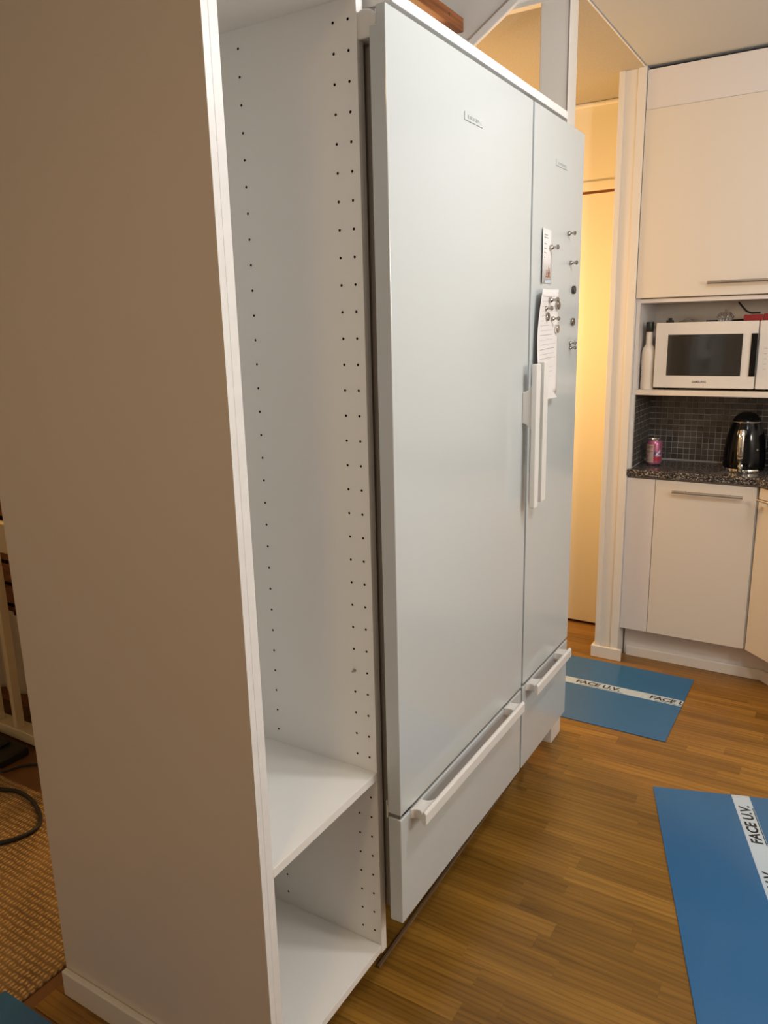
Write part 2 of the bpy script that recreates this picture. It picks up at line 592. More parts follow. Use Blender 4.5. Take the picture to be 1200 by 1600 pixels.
# ================================================================== PANTRY CABINET
YC, YS, YL, YR, YO = -.3884, -.3732, -.3545, .0028, .0240
XF, XB = -.0608, -.688
ZT = 2.069
pc = thing('pantry_cabinet', 'tall open white pantry cabinet with two shelves beside the fridge', 'cabinet', (-.37, -.18, 0))
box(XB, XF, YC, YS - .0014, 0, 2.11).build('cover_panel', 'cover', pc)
box(XF, XF + .0008, YC, YS - .0014, 0, 2.11).build('edge_band', 'edge', pc)
box(XB, XF + .0006, YC - .015, YC - .0003, 0, .066).build('skirting', 'trim', pc, bevel=.003)
box(XB + .012, XF, YS, YL, .078, 2.09).build('side_panel', 'edge', pc, bevel=.0006)
# right side panel with three columns of drilled holes
HX = (-.0786, -.1108, -.3339)
sp = MB()
zs = [.1352 + .05 * k for k in range(39)]
half = .011
xs = sorted(HX)
pos = XB + .012
z0p, z1p = .078, 2.09


def q(xa, xb, za, zb):
    sp.add([(xa, YR, za), (xb, YR, za), (xb, YR, zb), (xa, YR, zb)], [(0, 1, 2, 3)])


HR = .0027
for hx in xs:
    q(pos, hx - half, z0p, z1p)
    pos = hx + half
    zc = z0p
    for zz in zs:
        q(hx - half, hx + half, zc, zz - half)
        zc = zz + half
        sq = [(hx + half * c, YR, zz + half * s_) for c, s_ in ((1, 0), (1, 1), (0, 1), (-1, 1), (-1, 0), (-1, -1), (0, -1), (1, -1))]
        ci = [(hx + HR * math.cos(k * math.pi / 4), YR, zz + HR * math.sin(k * math.pi / 4)) for k in range(8)]
        ce = [(p[0], YR + .011, p[2]) for p in ci]
        # outer square corners match ring corners
        sp.add(sq + ci, [(k, 8 + k, 8 + (k + 1) % 8, (k + 1) % 8) for k in range(8)])
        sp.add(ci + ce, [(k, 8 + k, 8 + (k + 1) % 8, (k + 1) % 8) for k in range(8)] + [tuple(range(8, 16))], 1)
    q(hx - half, hx + half, zc, z1p)
q(pos, XF, z0p, z1p)
xa, xb = XB + .012, XF
sp.add([(xa, YR, z0p), (xb, YR, z0p), (xb, YR, z1p), (xa, YR, z1p), (xa, YO, z0p), (xb, YO, z0p), (xb, YO, z1p), (xa, YO, z1p)],
       [(0, 4, 5, 1), (1, 5, 6, 2), (2, 6, 7, 3), (3, 7, 4, 0), (5, 4, 7, 6)])
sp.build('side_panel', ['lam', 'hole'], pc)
box(XB + .012, XB + .018, YL + .0003, YR - .0003, .10, ZT).build('back_panel', 'lam', pc)
box(XB + .018, XF, YL + .0003, YR - .0003, ZT, ZT + .019).build('top_panel', 'lam', pc)
box(XB + .018, XF, YL + .0003, YR - .0003, .0829, .1016).build('bottom_panel', 'lam', pc, bevel=.0007)
box(XB + .018, XF, YL + .0003, YR - .0003, .5336, .5524).build('shelf', 'lam', pc, bevel=.0007)
# one metal shelf pin left in a hole
sh = MB().lathe([(.0045, 0), (.0045, .001), (.0024, .0015), (.0024, .009), (.001, .0095)], (0, 0, 0), 10)
sh.ops(lambda p: Vector((HX[1] + p.x, YR - p.z, zs[38 - 25] + p.y)))
sh.build('shelf_pin', 'nickel', pc)
box(-.16, -.145, YL, YO, 0, .0785).build('plinth_board', 'void_dark', pc)  # dark colour stands for the shaded void below the cabinet

# ================================================================== FRIDGES
def extrude_round(poly_fn, n):
    return [poly_fn(i / n) for i in range(n + 1)]


def fridge(name, label, ya, yb, zdr, body_y, handle_v, handle_d, badge, n_hinge, pin_label):
    t = thing(name, label, 'fridge', (-.3, (ya + yb) / 2, 0))
    body = MB().box(-.655, -.041, body_y[0], body_y[1], .186, 2.0575)
    body.build('body', 'grey', t, bevel=.004)
    for yy in (body_y[0] + .05, body_y[1] - .05):
        for xx in (-.60, -.14):
            MB().lathe([(.02, 0), (.022, .006), (.012, .012), (.012, .187)], (xx, yy, 0), 12).build('foot', 'matblack', t)
    box(-.041, -.033, ya + .012, yb - .012, zdr + .02, 2.03).build('gasket', 'gasket', t)
    box(-.041, -.033, ya + .012, yb - .012, .20, zdr - .012).build('gasket', 'gasket', t)
    # door, upper hinge corner stepped
    zb, zt = zdr + .0105, 2.0455
    ym, zn = ya + .035, zt - .030
    dm = MB()
    V = [(0, ya, zb), (0, yb, zb), (0, yb, zt), (0, ya, zt), (-.033, ya, zb), (-.033, yb, zb), (-.033, yb, zt), (-.033, ym, zt),
         (-.033, ym, zn), (-.033, ya, zn), (-.019, ya, zn), (-.019, ya, zt), (-.019, ym, zt), (-.019, ym, zn)]
    dm.add(V, [(0, 1, 2, 3), (0, 4, 5, 1), (1, 5, 6, 2), (3, 2, 6, 7, 12, 11), (0, 3, 11, 10, 9, 4), (4, 9, 8, 7, 6, 5),
               (9, 10, 13, 8), (10, 11, 12, 13), (8, 13, 12, 7)])
    door = dm.build('door', 'enamel', t, bevel=.0022, seg=2)
    drw = box(-.033, 0, ya, yb, .1880, zdr).build('drawer', 'enamel', t, bevel=.003, seg=3)
    box(-.033, -.004, ya + .004, yb - .004, zdr + .001, zdr + .0098).build('door_seal', 'gasket', t)
    # vertical door handle: bar and neck
    yh0, yh1, side, z0, z1 = handle_v
    h = MB()
    h.box(.026, .041, yh0, yh1, z0, z1)
    prof = []
    for k in range(7):
        u = k / 6
        prof.append((0 + .027 * u, 1.3315 + .020 * (u ** 2.5)))
    for k in range(7):
        u = 1 - k / 6
        prof.append((0 + .027 * u, 1.2475 - .020 * (u ** 2.5)))
    h.prism_axis(prof[::-1], yh0 + .003, yh1 - .002, 1)
    h.build('handle', 'plastic', door, bevel=.0022, seg=2)
    # horizontal drawer handle
    ha, hb = handle_d
    h = MB()
    hz = zdr + .0010
    bar = [(.028, hz - .006), (.033, hz + .008), (.038, hz + .010), (.042, hz + .004), (.042, hz - .020), (.038, hz - .026), (.030, hz - .018)]
    h.prism_axis(bar, ha, hb, 1)
    for y0, y1, sgn in ((ha + .012, ha + .05, 1), (hb - .05, hb - .012, -1)):
        pl = []
        for k in range(6):
            u = k / 5
            w = .010 * (u - .5) ** 2 * 4
            pl.append((.0305 * u, y0 - (w if sgn > 0 else w * .4)))
        for k in range(6):
            u = 1 - k / 5
            w = .016 * (u ** 3)
            pl.append((.0305 * u, y1 + (w if sgn > 0 else w * .4)))
        h.prism(pl, hz - .020, hz + .0035)
    h.build('handle', 'plastic', drw, bevel=.0018, seg=2)
    # badge with raised letters
    by0, by1 = badge
    bd = box(0, .0022, by0, by1, 1.9228, 1.9390).build('badge', 'enamel', door, bevel=.0005)
    lt = MB()
    x = by0 + .014
    wid = (.011, .008, .010, .012, .009, .011)
    for i, w in enumerate(wid):
        h0 = 1.9275 if i != 3 else 1.9265
        lt.box(.0022, .0030, x, x + .0018, h0, 1.9335)
        if i % 2 == 0:
            lt.box(.0022, .0030, x, x + w * .7, 1.9317, 1.9335)
            lt.box(.0022, .0030, x, x + w * .7, h0, h0 + .0015)
        else:
            lt.box(.0022, .0030, x + w * .55, x + w * .55 + .0018, h0, 1.9335)
            lt.box(.0022, .0030, x, x + w * .6, 1.9300, 1.9315)
        x += w
    lt.lathe([(.0045, 0), (.0045, .0008)], (.0022, x + .007, 1.9305), 14, axis='x')
    lt.ops(lambda p: p)
    # lettering is a mark on the badge: joined into the badge part's sibling
    lt.build('lettering', 'enamel', door)
    # hinge cover
    if n_hinge:
        hc = MB()
        pf = [(-.074, 2.000), (-.034, 2.000), (-.0335, 2.012), (-.021, 2.0185), (-.021, 2.034)]
        for k in range(7):
            a = math.radians(15 + k * 25)
            pf.append((-.047 + .021 * math.cos(a), 2.032 + .0145 * math.sin(a)))
        pf.append((-.074, 2.034))
        hc.prism_axis(pf[::-1], ya + .006, ya + .046, 1)
        hc.build('hinge_cover', 'plastic', t, bevel=.009, seg=4)
        hm = MB().box(-.040, -.004, ya + .012, ya + .05, zdr + .0015, zdr + .0088).box(-.0445, -.040, ya + .012, ya + .04, zdr - .012, zdr + .03)
        hm.build('hinge_bracket', 'plastic', t, bevel=.0008)
        MB().lathe([(.004, 0), (.004, .002)], (-.040, ya + .024, zdr + .022), 10, axis='x').build('screw', 'matblack', t)
    return t


f1 = fridge('wide_fridge', 'wide white fridge beside the pantry, long handle on its bottom drawer', 0, .7116, .4537, (.036, .698), (.671, .7005, -1, 1.018, 1.404), (.038, .632), (.3135, .4045), True, '')
f2 = fridge('narrow_fridge', 'narrow white fridge with magnets and notes on its door', .7240, 1.1348, .4568, (.735, 1.128), (.7265, .7595, 1, 1.026, 1.4075), (.739, 1.052), (.8895, .982), False, '')

# board lying on the fridges
box(-.655, -.009, .041, 1.002, 2.0598, 2.0798).build('top_board', 'edge', bevel=.0012, label='long white board lying across the tops of both fridges', cat='board')

# pine batten under the ceiling
bt = thing('timber_batten', 'stained brown pine batten under the ceiling above the fridges', 'beam', (-.47, .6, 2.42))
box(-.51, -.4395, .02, 1.232, 2.4245, CZ - .0003).build('beam', 'beam', bt, bevel=.003)
MB().lathe([(.0045, 0), (.0043, .0004)], (-.4396, 1.128, 2.448), 12, axis='x').build('knot', 'knot', bt)

# brown strip sealing the floor line under the fridges
MB().prism([(-.094, .03), (-.086, .03), (-.112, 1.12), (-.120, 1.12)], 0, .006).build('floor_strip', 'edgestrip', label='thin brown sealing strip on the floor under the fridges', cat='strip', bevel=.001)

# ------------------------------------------------------------------ magnets and papers on the narrow fridge
def pin_magnet(y, z, label, sc=1.0, x=0.0001):
    mb = MB()
    prof = [(.0052, 0), (.0056, .0012), (.0054, .006), (.0030, .0085), (.0022, .012), (.0026, .015), (.0046, .0175), (.0054, .0205), (.0046, .0235), (.002, .0252)]
    mb.lathe([(r * sc * 1.22, h * sc) for r, h in prof], (x, y, z), 14, axis='x')
    return mb.build('pin_magnet', 'nickel', label=label, cat='magnet', group='pin magnets on the narrow fridge', origin=(x, y, z))


def disc_magnet(y, z, label, m='nickel', r=.0118, x=.0001, h=.008):
    mb = MB().lathe([(r * .96, 0), (r, .0008), (r, h * .85), (r * .92, h)], (x, y, z), 20, axis='x')
    return mb.build('disc_magnet', [m], label=label, cat='magnet', group='disc magnets on the narrow fridge', origin=(x, y, z))


PXO = .0022
pin_magnet(1.006, 1.7578, 'highest pin magnet near the right edge of the narrow fridge')
pin_magnet(1.031, 1.6785, 'pin magnet above the dark disc, right edge of the fridge')
pin_magnet(1.0535, 1.4485, 'upper of the two touching pin magnets low on the fridge', .85)
pin_magnet(1.0545, 1.4345, 'lower of the two touching pin magnets low on the fridge', .85)
pin_magnet(.8569, 1.7085, 'pin magnet holding the small printed card', 1.05, .0009)
pin_magnet(.8577, 1.5700, 'highest pin magnet on the handwritten list', 1.15, PXO)
pin_magnet(.8209, 1.5473, 'leftmost pin magnet on the handwritten list', 1, PXO)
pin_magnet(.8830, 1.5200, 'lowest pin magnet on the handwritten list', .95, PXO)
disc_magnet(1.0675, 1.6036, 'dark disc magnet near the right edge of the fridge', 'darkmag')
disc_magnet(1.0660, 1.5105, 'silver disc magnet near the right edge of the fridge')
disc_magnet(.8405, 1.5251, 'left disc magnet among the pins on the handwritten list', x=PXO, h=.006)
disc_magnet(.9215, 1.5571, 'top right disc magnet, at the edge of the handwritten list', x=PXO)
disc_magnet(.9205, 1.4914, 'bright disc magnet below the other two on the list', 'alu', x=PXO)

# printed card
cd = thing('printed_card', 'small white printed card with brown picture under a pin magnet', 'card', (.0002, .83, 1.61))
mb = MB()
for i in range(6):
    pass
n = 6
vs = []
for i in range(n + 1):
    u = i / n
    yy = .788 + .086 * u
    xx = .0004 + .006 * max(0, .35 - u) / .35 * .9
    vs += [(xx, yy, 1.6125), (xx, yy, 1.7545)]
mb.add(vs, [(2 * i, 2 * i + 2, 2 * i + 3, 2 * i + 1) for i in range(n)], 0, True)
co = mb.build('sheet', 'paper', cd)
sd = co.modifiers.new('s', 'SOLIDIFY')
sd.thickness = .0004


def cx(y):
    u = (y - .788) / .086
    return .0004 + .006 * max(0, .35 - u) / .35 * .9


wr = MB()
random.seed(3)
for k, (z, w) in enumerate(((1.738, .03), (1.731, .034), (1.715, .026), (1.703, .026), (1.692, .024), (1.680, .012))):
    yy = .806
    while yy < .806 + w:
        l = random.uniform(.003, .007)
        x = cx(yy) + .0007
        wr.add([(x, yy, z), (x, yy + l, z), (x, yy + l, z + .0022), (x, yy, z + .0022)], [(0, 1, 2, 3)])
        yy += l + .0015
wr.build('text_lines', 'ink', cd, kind='stuff')
pcx = MB()
for (y0, y1, z0, z1) in ((.832, .842, 1.636, 1.650), (.845, .858, 1.634, 1.644), (.848, .853, 1.642, 1.662), (.856, .860, 1.640, 1.655), (.826, .862, 1.6305, 1.6335)):
    pcx.add([(.0013, y0, z0), (.0013, y1, z0), (.0013, y1 - .002, z1), (.0013, y0 + .001, z1)], [(0, 1, 2, 3)])
pcx.build('picture', 'brownink', cd)
MB().add([(.00135, .82, 1.6145), (.00135, .868, 1.6145), (.00135, .868, 1.624), (.00135, .82, 1.621)], [(0, 1, 2, 3)]).build('print', 'blueink', cd)

# handwritten list, left edge curling away from the door
pl = thing('handwritten_list', 'long white paper list curling at its left edge, held by magnets', 'paper', (.0002, .86, 1.30))


def pxyz(u, v):
    """u 0 left..1 right, v 0 top..1 bottom"""
    yl, yr = .738 + .014 * (1 - v) ** 3, .944
    z = 1.597 - .292 * v + .004 * u
    lift = .0125 + .011 * (abs(v - .42) / .5) ** 1.6
    x = .0010 + lift * max(0, (.60 - u) / .60) ** 1.5 + .010 * max(0, v - .84) / .16 * (1 - u)
    return (x, yl + (yr - yl) * u, z)


mb = MB()
nu, nv = 12, 16
vs = [pxyz(i / nu, j / nv) for j in range(nv + 1) for i in range(nu + 1)]
mb.add(vs, [(j * (nu + 1) + i, (j + 1) * (nu + 1) + i, (j + 1) * (nu + 1) + i + 1, j * (nu + 1) + i + 1) for j in range(nv) for i in range(nu)], 0, True)
po = mb.build('sheet', 'paper', pl)
sd = po.modifiers.new('s', 'SOLIDIFY')
sd.thickness = .0003
sd.offset = 0
mb = MB()
mb.add([(.034, .760, 1.356), (.008, .905, 1.306), (.020, .895, 1.300), (.037, .76, 1.306), (.030, .76, 1.303), (.012, .895, 1.2985)],
       [(0, 1, 2), (0, 2, 3), (3, 2, 5, 4)])
fo = mb.build('folded_corner', 'paper', pl)
wr = MB()
random.seed(5)
for k in range(20):
    v = .07 + .044 * k
    u = .12 + random.uniform(0, .05)
    end = random.uniform(.45, .92)
    dark = k in (0, 8, 11, 13)
    while u < end:
        l = random.uniform(.02, .06) * (1.5 if dark else 1)
        th = .0016 if dark else .0009
        p, q_ = pxyz(u, v), pxyz(min(u + l, .95), v)
        w_ = random.uniform(-.0008, .0008)
        e_ = .0008
        wr.add([(p[0] + e_, p[1], p[2]), (q_[0] + e_, q_[1], q_[2] + w_), (q_[0] + e_, q_[1], q_[2] + w_ + th), (p[0] + e_, p[1], p[2] + th)], [(0, 1, 2, 3)])
        u += l + .012
wr.build('handwriting', 'ink', pl, kind='stuff')

# ================================================================== KITCHEN
def bar_handle(p0, p1, out, parent, r=.006, stand=.028, inset=.05):
    p0, p1, out = Vector(p0), Vector(p1), Vector(out)
    mb = MB().tube([p0 + out * stand, p1 + out * stand], r, 12)
    d = (p1 - p0).normalized()
    for p in (p0 + d * inset, p1 - d * inset):
        mb.tube([p, p + out * stand], .004, 8)
    return mb.build('handle', 'steel', parent)


KX0, KF = -.0545, 2.080
bc = thing('base_cabinet', 'cream base cabinet with one door under the granite counter', 'cabinet', (.2, 2.25, 0))
box(KX0, .464, KF + .020, 2.385, .154, .858).build('carcass', 'lam', bc)
box(KX0, .0625, KF, KF + .019, .154, .850).build('filler_panel', 'fasc', bc, bevel=.001, label='narrow pale filler panel left of the door')
bd = box(.0650, .4595, KF - .001, KF + .018, .154, .850).build('door', 'cabw', bc, bevel=.0012)
bar_handle((.1382, KF - .001, .8085), (.4110, KF - .001, .8085), (0, -1, 0), bd)
MB().prism([(-.0365, 2.138), (.532, 2.138), (.80, 1.87), (.812, 1.882), (.540, 2.1545), (-.0365, 2.1545)], 0, .046).build('baseboard_kitchen', 'trim', bevel=.003, **ST)

MB().prism([(KX0 + .006, 2.156), (.544, 2.156), (.80, 1.90), (.811, 1.911), (.550, 2.172), (KX0 + .006, 2.172)], 0, .1535).build('baseboard_plinth', 'fasc', **ST)
cc = thing('corner_cabinet', 'cream corner cabinet with a slanting door at the right edge', 'cabinet', (.8, 2.15, 0))
sq = math.sqrt(.5)


def corner(u, w=0):
    """u along the slanting front, w out of it"""
    return (.4655 + u * sq - w * sq, 2.0795 - u * sq - w * sq)


P = [corner(.0, -.02), corner(.42, -.02), (1.3, corner(.42, -.02)[1]), (1.3, 2.385), (.4672, 2.385), (.4672, 2.10)]
MB().prism(P, .154, .858).build('carcass', 'lam', cc)
P = [corner(.003, 0), corner(.42, 0), corner(.42, -.018), corner(.003, -.018)]
cdr = MB().prism(P, .154, .850).build('door', 'cabw', cc, bevel=.0012)
a, e = corner(.03), corner(.36)
bar_handle((a[0], a[1], .8085), (e[0], e[1], .8085), (-sq, -sq, 0), cdr)

# countertop, turning along the corner cabinet
P = [(-.0635, 2.066), (.458, 2.066)] + [corner(.0 + .43, .022), (1.31, corner(.43, .022)[1]), (1.31, 2.3835), (-.0405, 2.3835), (-.0405, 2.0825), (-.0635, 2.0825)]
MB().prism(P, .8585, .889).build('countertop', 'granite', bevel=.006, seg=3, label='speckled dark granite worktop with a rounded front edge', cat='worktop')

# wall cabinet with open microwave niche
wc = thing('wall_cabinet', 'tall cream wall cabinet with an open niche for the microwave', 'cabinet', (.37, 2.24, 1.207))
WX1 = .80
MB().box(KX0, -.0390, KF + .004, 2.39, 1.2075, 2.31).build('side_panel', 'fasc', wc, bevel=.0006)
MB().box(WX1 - .016, WX1, KF + .004, 2.39, 1.2075, 2.31).build('side_panel', 'fasc', wc, bevel=.0006)
box(-.0390, WX1 - .016, KF + .004, 2.39, 1.2075, 1.2288).build('niche_shelf', 'cabw', wc, bevel=.0008)
MB().box(-.0390, WX1 - .016, KF + .004, 2.39, 1.5825, 1.5985).build('niche_top', 'fasc', wc, bevel=.0008)
box(-.0390, WX1 - .016, 2.376, 2.384, 1.2290, 1.5823).build('niche_back', 'cabw', wc)
MB().lathe([(.004, 0), (.004, .002)], (0, 0, 0), 10).ops(lambda p: Vector((-.004 + p.x, 2.376 - p.z, 1.535 + p.y))).build('screw', 'steel', wc)
box(-.0390, WX1 - .016, KF + .03, 2.39, 1.600, 2.31).build('carcass', 'lam', wc)
wd = box(KX0 + .001, WX1, KF - .016, KF + .003, 1.602, 2.309).build('door', 'cabw', wc, bevel=.0012)
bar_handle((.221, KF - .016, 1.6505), (.545, KF - .016, 1.6505), (0, -1, 0), wd)
box(KX0 + .002, WX1, KF - .014, KF + .003, 2.3098, 2.452).build('top_fascia', 'fasc', wc, bevel=.001)
box(KX0 + .002, WX1, KF + .02, KF + .03, 2.315, 2.464).build('gap_shade_board', 'hole', wc)  # added near-black board painting the shade in the gap above the fascia

# microwave
MY = 2.100
mw = thing('microwave', 'white microwave oven with dark window in the cabinet niche', 'microwave', (.27, 2.25, 1.2288))
MX0, MX1, MZ0, MZ1 = .0250, .514, 1.2385, 1.5025
box(MX0 + .004, MX1 - .004, MY + .021, 2.372, MZ0 + .002, MZ1 - .003).build('body', 'mwhite', mw, bevel=.004)
for xx in (.07, .46):
    for yy in (2.14, 2.34):
        MB().lathe([(.010, 0), (.012, .0115)], (xx, yy, 1.2289), 12).build('foot', 'matblack', mw)
md = box(MX0, .4105, MY, MY + .020, MZ0, MZ1).build('door', 'mwhite', mw, bevel=.004, seg=3)
box(.0755, .3575, MY - .0012, MY + .003, 1.2890, 1.4535).build('window', 'darkglass', md, bevel=.0006)
box(.3880, .4105, MY - .006, MY + .004, 1.2890, 1.4545).build('handle', 'black', md, bevel=.0015)
tm, w = text_mb('SAMSUNG', .0125, lambda u, v, w_: Vector((.1785 + u, MY - .0003 - w_, 1.2600 + v)), bold=.0003)
tm.ops(lambda p: Vector((.1785 + (p.x - .1785) * (.054 / w), p.y, p.z)))
tm.build('lettering', 'dots', md)
cp = box(.4150, MX1, MY, MY + .020, MZ0, MZ1).build('control_panel', 'mwhite', mw, bevel=.004, seg=3)
kb = MB()
for j in range(5):
    for i in range(3):
        kb.box(.437 + i * .022, .447 + i * .022, MY - .0006, MY + .001, 1.315 + j * .02, 1.318 + j * .02)
kb.build('key_marks', 'lettermark', cp)

# bottle beside it
bo = thing('white_bottle', 'white bottle with a black cap squeezed left of the microwave', 'bottle', (-.0085, 2.134, 1.2289))
BX, BY, BZ = -.0068, 2.134, 1.2289
MB().lathe([(.026, 0), (.0275, .004), (.0275, .148), (.0262, .160), (.0215, .174), (.0155, .182), (.0135, .188), (.0132, .232), (.0125, .2375)], (BX, BY, BZ), 28).build('body', 'bottle', bo)
MB().lathe([(.0145, .2376), (.0158, .240), (.0158, .276), (.0145, .2785)], (BX, BY, BZ), 24).build('cap', 'cap', bo)
lb = MB()
for k in range(8):
    lb.patch((BX, BY), .02765, math.radians(196), math.radians(196 + 14 + 8 * (k % 3)), BZ + .03 + .0095 * k, BZ + .034 + .0095 * k, 4)
lb.build('label_print', 'dots', bo)

# things on top of the microwave
TZ = 1.5000
go = MB()
for k in range(9):
    a = 2 * math.pi * k / 9
    pts = [(.274 + r * math.cos(a), 2.19 + r * math.sin(a), TZ + z) for r, z in ((.004, .036), (.016, .032), (.024, .019), (.018, .006), (.006, .001))]
    go.tube(pts, [.003, .008, .0105, .008, .003], 10)
go.tube([(.274, 2.19, TZ + .030), (.274, 2.19, TZ + .05)], [.006, .002], 10)
go.build('glass_ornament', 'glass', label='clear glass ribbed ornament standing on the microwave', cat='ornament')
rc = thing('red_case', 'flat red plastic case lying on the microwave', 'case', (.42, 2.2, TZ))
box(.345, .418, 2.17, 2.245, TZ, TZ + .026).build('body', 'red', rc, bevel=.004)
box(.4185, .54, 2.168, 2.247, TZ, TZ + .029).build('lid', 'red', rc, bevel=.004)
MB().tube([(.30, 2.36, 1.578), (.325, 2.30, 1.556), (.345, 2.25, 1.54), (.366, 2.222, 1.5325), (.40, 2.215, 1.5325)], .0038, 8).build('black_cable', 'cord', label='black cable hanging down behind the red case', cat='cable')
MB().tube([(.20, 2.21, TZ + .0042), (.25, 2.25, TZ + .0042), (.30, 2.25, TZ + .0045), (.3405, 2.21, TZ + .0065)], .004, 8).build('short_cable', 'cord', label='short black cord lying between ornament and red case', cat='cable')
MB().box(.045, .072, 2.19, 2.215, TZ, TZ + .012).box(.052, .066, 2.195, 2.21, TZ + .012, TZ + .021).build('small_box', 'matblack', bevel=.001, label='small black box on the left end of the microwave', cat='box')
sh = MB()
vs = []
for i in range(7):
    u = i / 6
    x = .085 + .075 * u
    z = TZ + .001 + .016 * math.sin(u * math.pi) ** 2 * (.3 + u)
    vs += [(x, 2.185, z), (x, 2.24, z + .002)]
sh.add(vs, [(2 * i, 2 * i + 2, 2 * i + 3, 2 * i + 1) for i in range(6)], 0, True)
so = sh.build('film_sheet', 'foil', label='crumpled grey film sheet lying on the microwave', cat='sheet')
sd = so.modifiers.new('s', 'SOLIDIFY')
sd.thickness = .0005

# pink can
CX, CY, CZZ = .0205, 2.2255, .8892
cn = thing('drink_can', 'pink drink can standing in the corner of the worktop', 'can', (CX, CY, CZZ))
MB().lathe([(.0235, 0), (.0262, .001), (.0300, .007), (.0326, .013), (.0330, .018), (.0330, .096), (.0318, .100), (.0285, .1075), (.0268, .1105)], (CX, CY, CZZ), 32).build('body', 'can_pink', cn)
MB().lathe([(.0268, .1105), (.0272, .1125), (.0272, .1145), (.0258, .1148), (.0255, .1125), (.004, .1122)], (CX, CY, CZZ), 32).build('lid', 'alu', cn)
MB().lathe([(.0238, .0), (.0264, .001), (.0303, .007)], (CX, CY, CZZ), 32).build('base_rim', 'alu', cn)
ca = math.atan2(-1.2643 - CY, .752 - CX)
D = math.radians
MB().patch((CX, CY), .03325, ca - D(88), ca - D(4), CZZ + .014, CZZ + .094, 10).build('info_panel', 'can_pale', cn)
pr = MB()
for k, (z, a0, a1) in enumerate(((.084, 80, 8), (.078, 80, 12), (.073, 76, 20), (.062, 80, 10), (.057, 70, 30), (.045, 80, 40), (.040, 78, 42), (.034, 80, 44), (.026, 80, 40))):
    pr.patch((CX, CY), .0335, ca - D(a0), ca - D(a1), CZZ + z, CZZ + z + .0022, 6)
pr.build('print_lines', 'brownink', cn)
pr = MB()
for a0, a1, z0, z1 in ((0, 42, .020, .036), (4, 30, .036, .041), (44, 62, .026, .038)):
    pr.patch((CX, CY), .03338, ca + D(a0), ca + D(a1), CZZ + z0, CZZ + z1, 6)
pr.build('fruit_print', 'can_red', cn)
pr = MB()
for a0, a1, z0, z1 in ((0, 16, .046, .062), (30, 52, .050, .060)):
    pr.patch((CX, CY), .03338, ca + D(a0), ca + D(a1), CZZ + z0, CZZ + z1, 6)
pr.build('logo_blue_print', 'can_blue', cn)  # bluish patches of the printed can design
pr = MB()
for k in range(9):
    pr.patch((CX, CY), .03346, ca + D(12 + k * 4), ca + D(17 + k * 4), CZZ + .044 + .002 * k, CZZ + .050 + .0024 * k + .004 * (k % 2), 3)
for k in range(5):
    pr.patch((CX, CY), .03346, ca + D(22 + k * 7), ca + D(27 + k * 7), CZZ + .041, CZZ + .045 + .003 * (k % 3), 3)
pr.build('logo_print', 'can_white', cn)

# kettle
KX, KY, KZ = .3835, 2.2400, .8892
kt = thing('kettle', 'glossy black electric kettle with chrome handle on the worktop', 'kettle', (KX, KY, KZ))
MB().lathe([(.079, 0), (.0815, .003), (.0815, .011), (.0805, .0145), (.078, .016)], (KX, KY, KZ), 40).build('base_ring', 'chrome', kt)
MB().lathe([(.0800, .0162), (.0825, .022), (.0825, .045), (.0805, .085), (.0765, .120), (.0700, .155), (.0615, .185), (.0560, .199), (.0550, .2035)], (KX, KY, KZ), 44).build('body', 'black', kt)
MB().lathe([(.0562, .2037), (.0572, .2055), (.0568, .208)], (KX, KY, KZ), 40).build('rim', 'steel', kt)
MB().lathe([(.0555, .208), (.0535, .214), (.046, .227), (.033, .238), (.016, .2445), (.003, .246)], (KX, KY, KZ), 40).build('lid', 'black', kt)
ka = math.atan2(-1.2643 - KY, .752 - KX) - math.radians(8)
kd = Vector((math.cos(ka), math.sin(ka), 0))
kn = Vector((-kd.y, kd.x, 0))


def kp(r, z, s=0):
    return Vector((KX, KY, KZ)) + kd * r + kn * s + Vector((0, 0, z))


hd = MB()
prof = [(.068, .163), (.088, .178), (.103, .176), (.112, .160), (.116, .130), (.116, .098), (.112, .075), (.104, .068)]
rings = []
for i, (r, z) in enumerate(prof):
    w = .0125 if i < 6 else .010
    rings.append((r, z, w))
pts = [kp(r, z) for r, z, w in rings]
hd.tube(pts, .0085, 14)
hd.ops(lambda p: p + kn * ((p - Vector((KX, KY, KZ))).dot(kn) * .55))
hd.build('handle', 'chrome', kt)
hs = MB().tube([kp(.112, .070), kp(.100, .052), kp(.082, .045)], [.0105, .0098, .009], 14)
hs.build('handle_socket', 'steel', kt)
kn2 = MB()
kn2.tube([kp(.080, .030), kp(.088, .030), kp(.091, .030)], [.0095, .0090, .004], 16)
kn2.build('knob', 'chrome', kt)
lv = MB()
lv.tube([kp(.079, .011), kp(.094, .010), kp(.103, .005)], [.013, .011, .007], 10)
lv.build('switch_lever', 'chrome', kt)
ts = MB()
for s, z in ((.052, .098),):
    p = kp(.0585, z, s)
    ts.tube([p, p + (kd * .7 + kn * .7) * .006], .004, 10)
ts.build('side_stud', 'chrome', kt)
# dark appliance at the very edge
tr = thing('toaster', 'black appliance with a chrome stud at the right edge, beside kettle', 'toaster', (.585, 2.25, .8892))
box(.492, .70, 2.19, 2.35, .9012, 1.060).build('body', 'black', tr, bevel=.02, seg=4)
box(.500, .69, 2.196, 2.344, .8892, .9010).build('base', 'chrome', tr, bevel=.003)
MB().tube([(.492, 2.205, 1.005), (.482, 2.199, 1.005)], [.006, .005], 12).build('stud', 'chrome', tr)

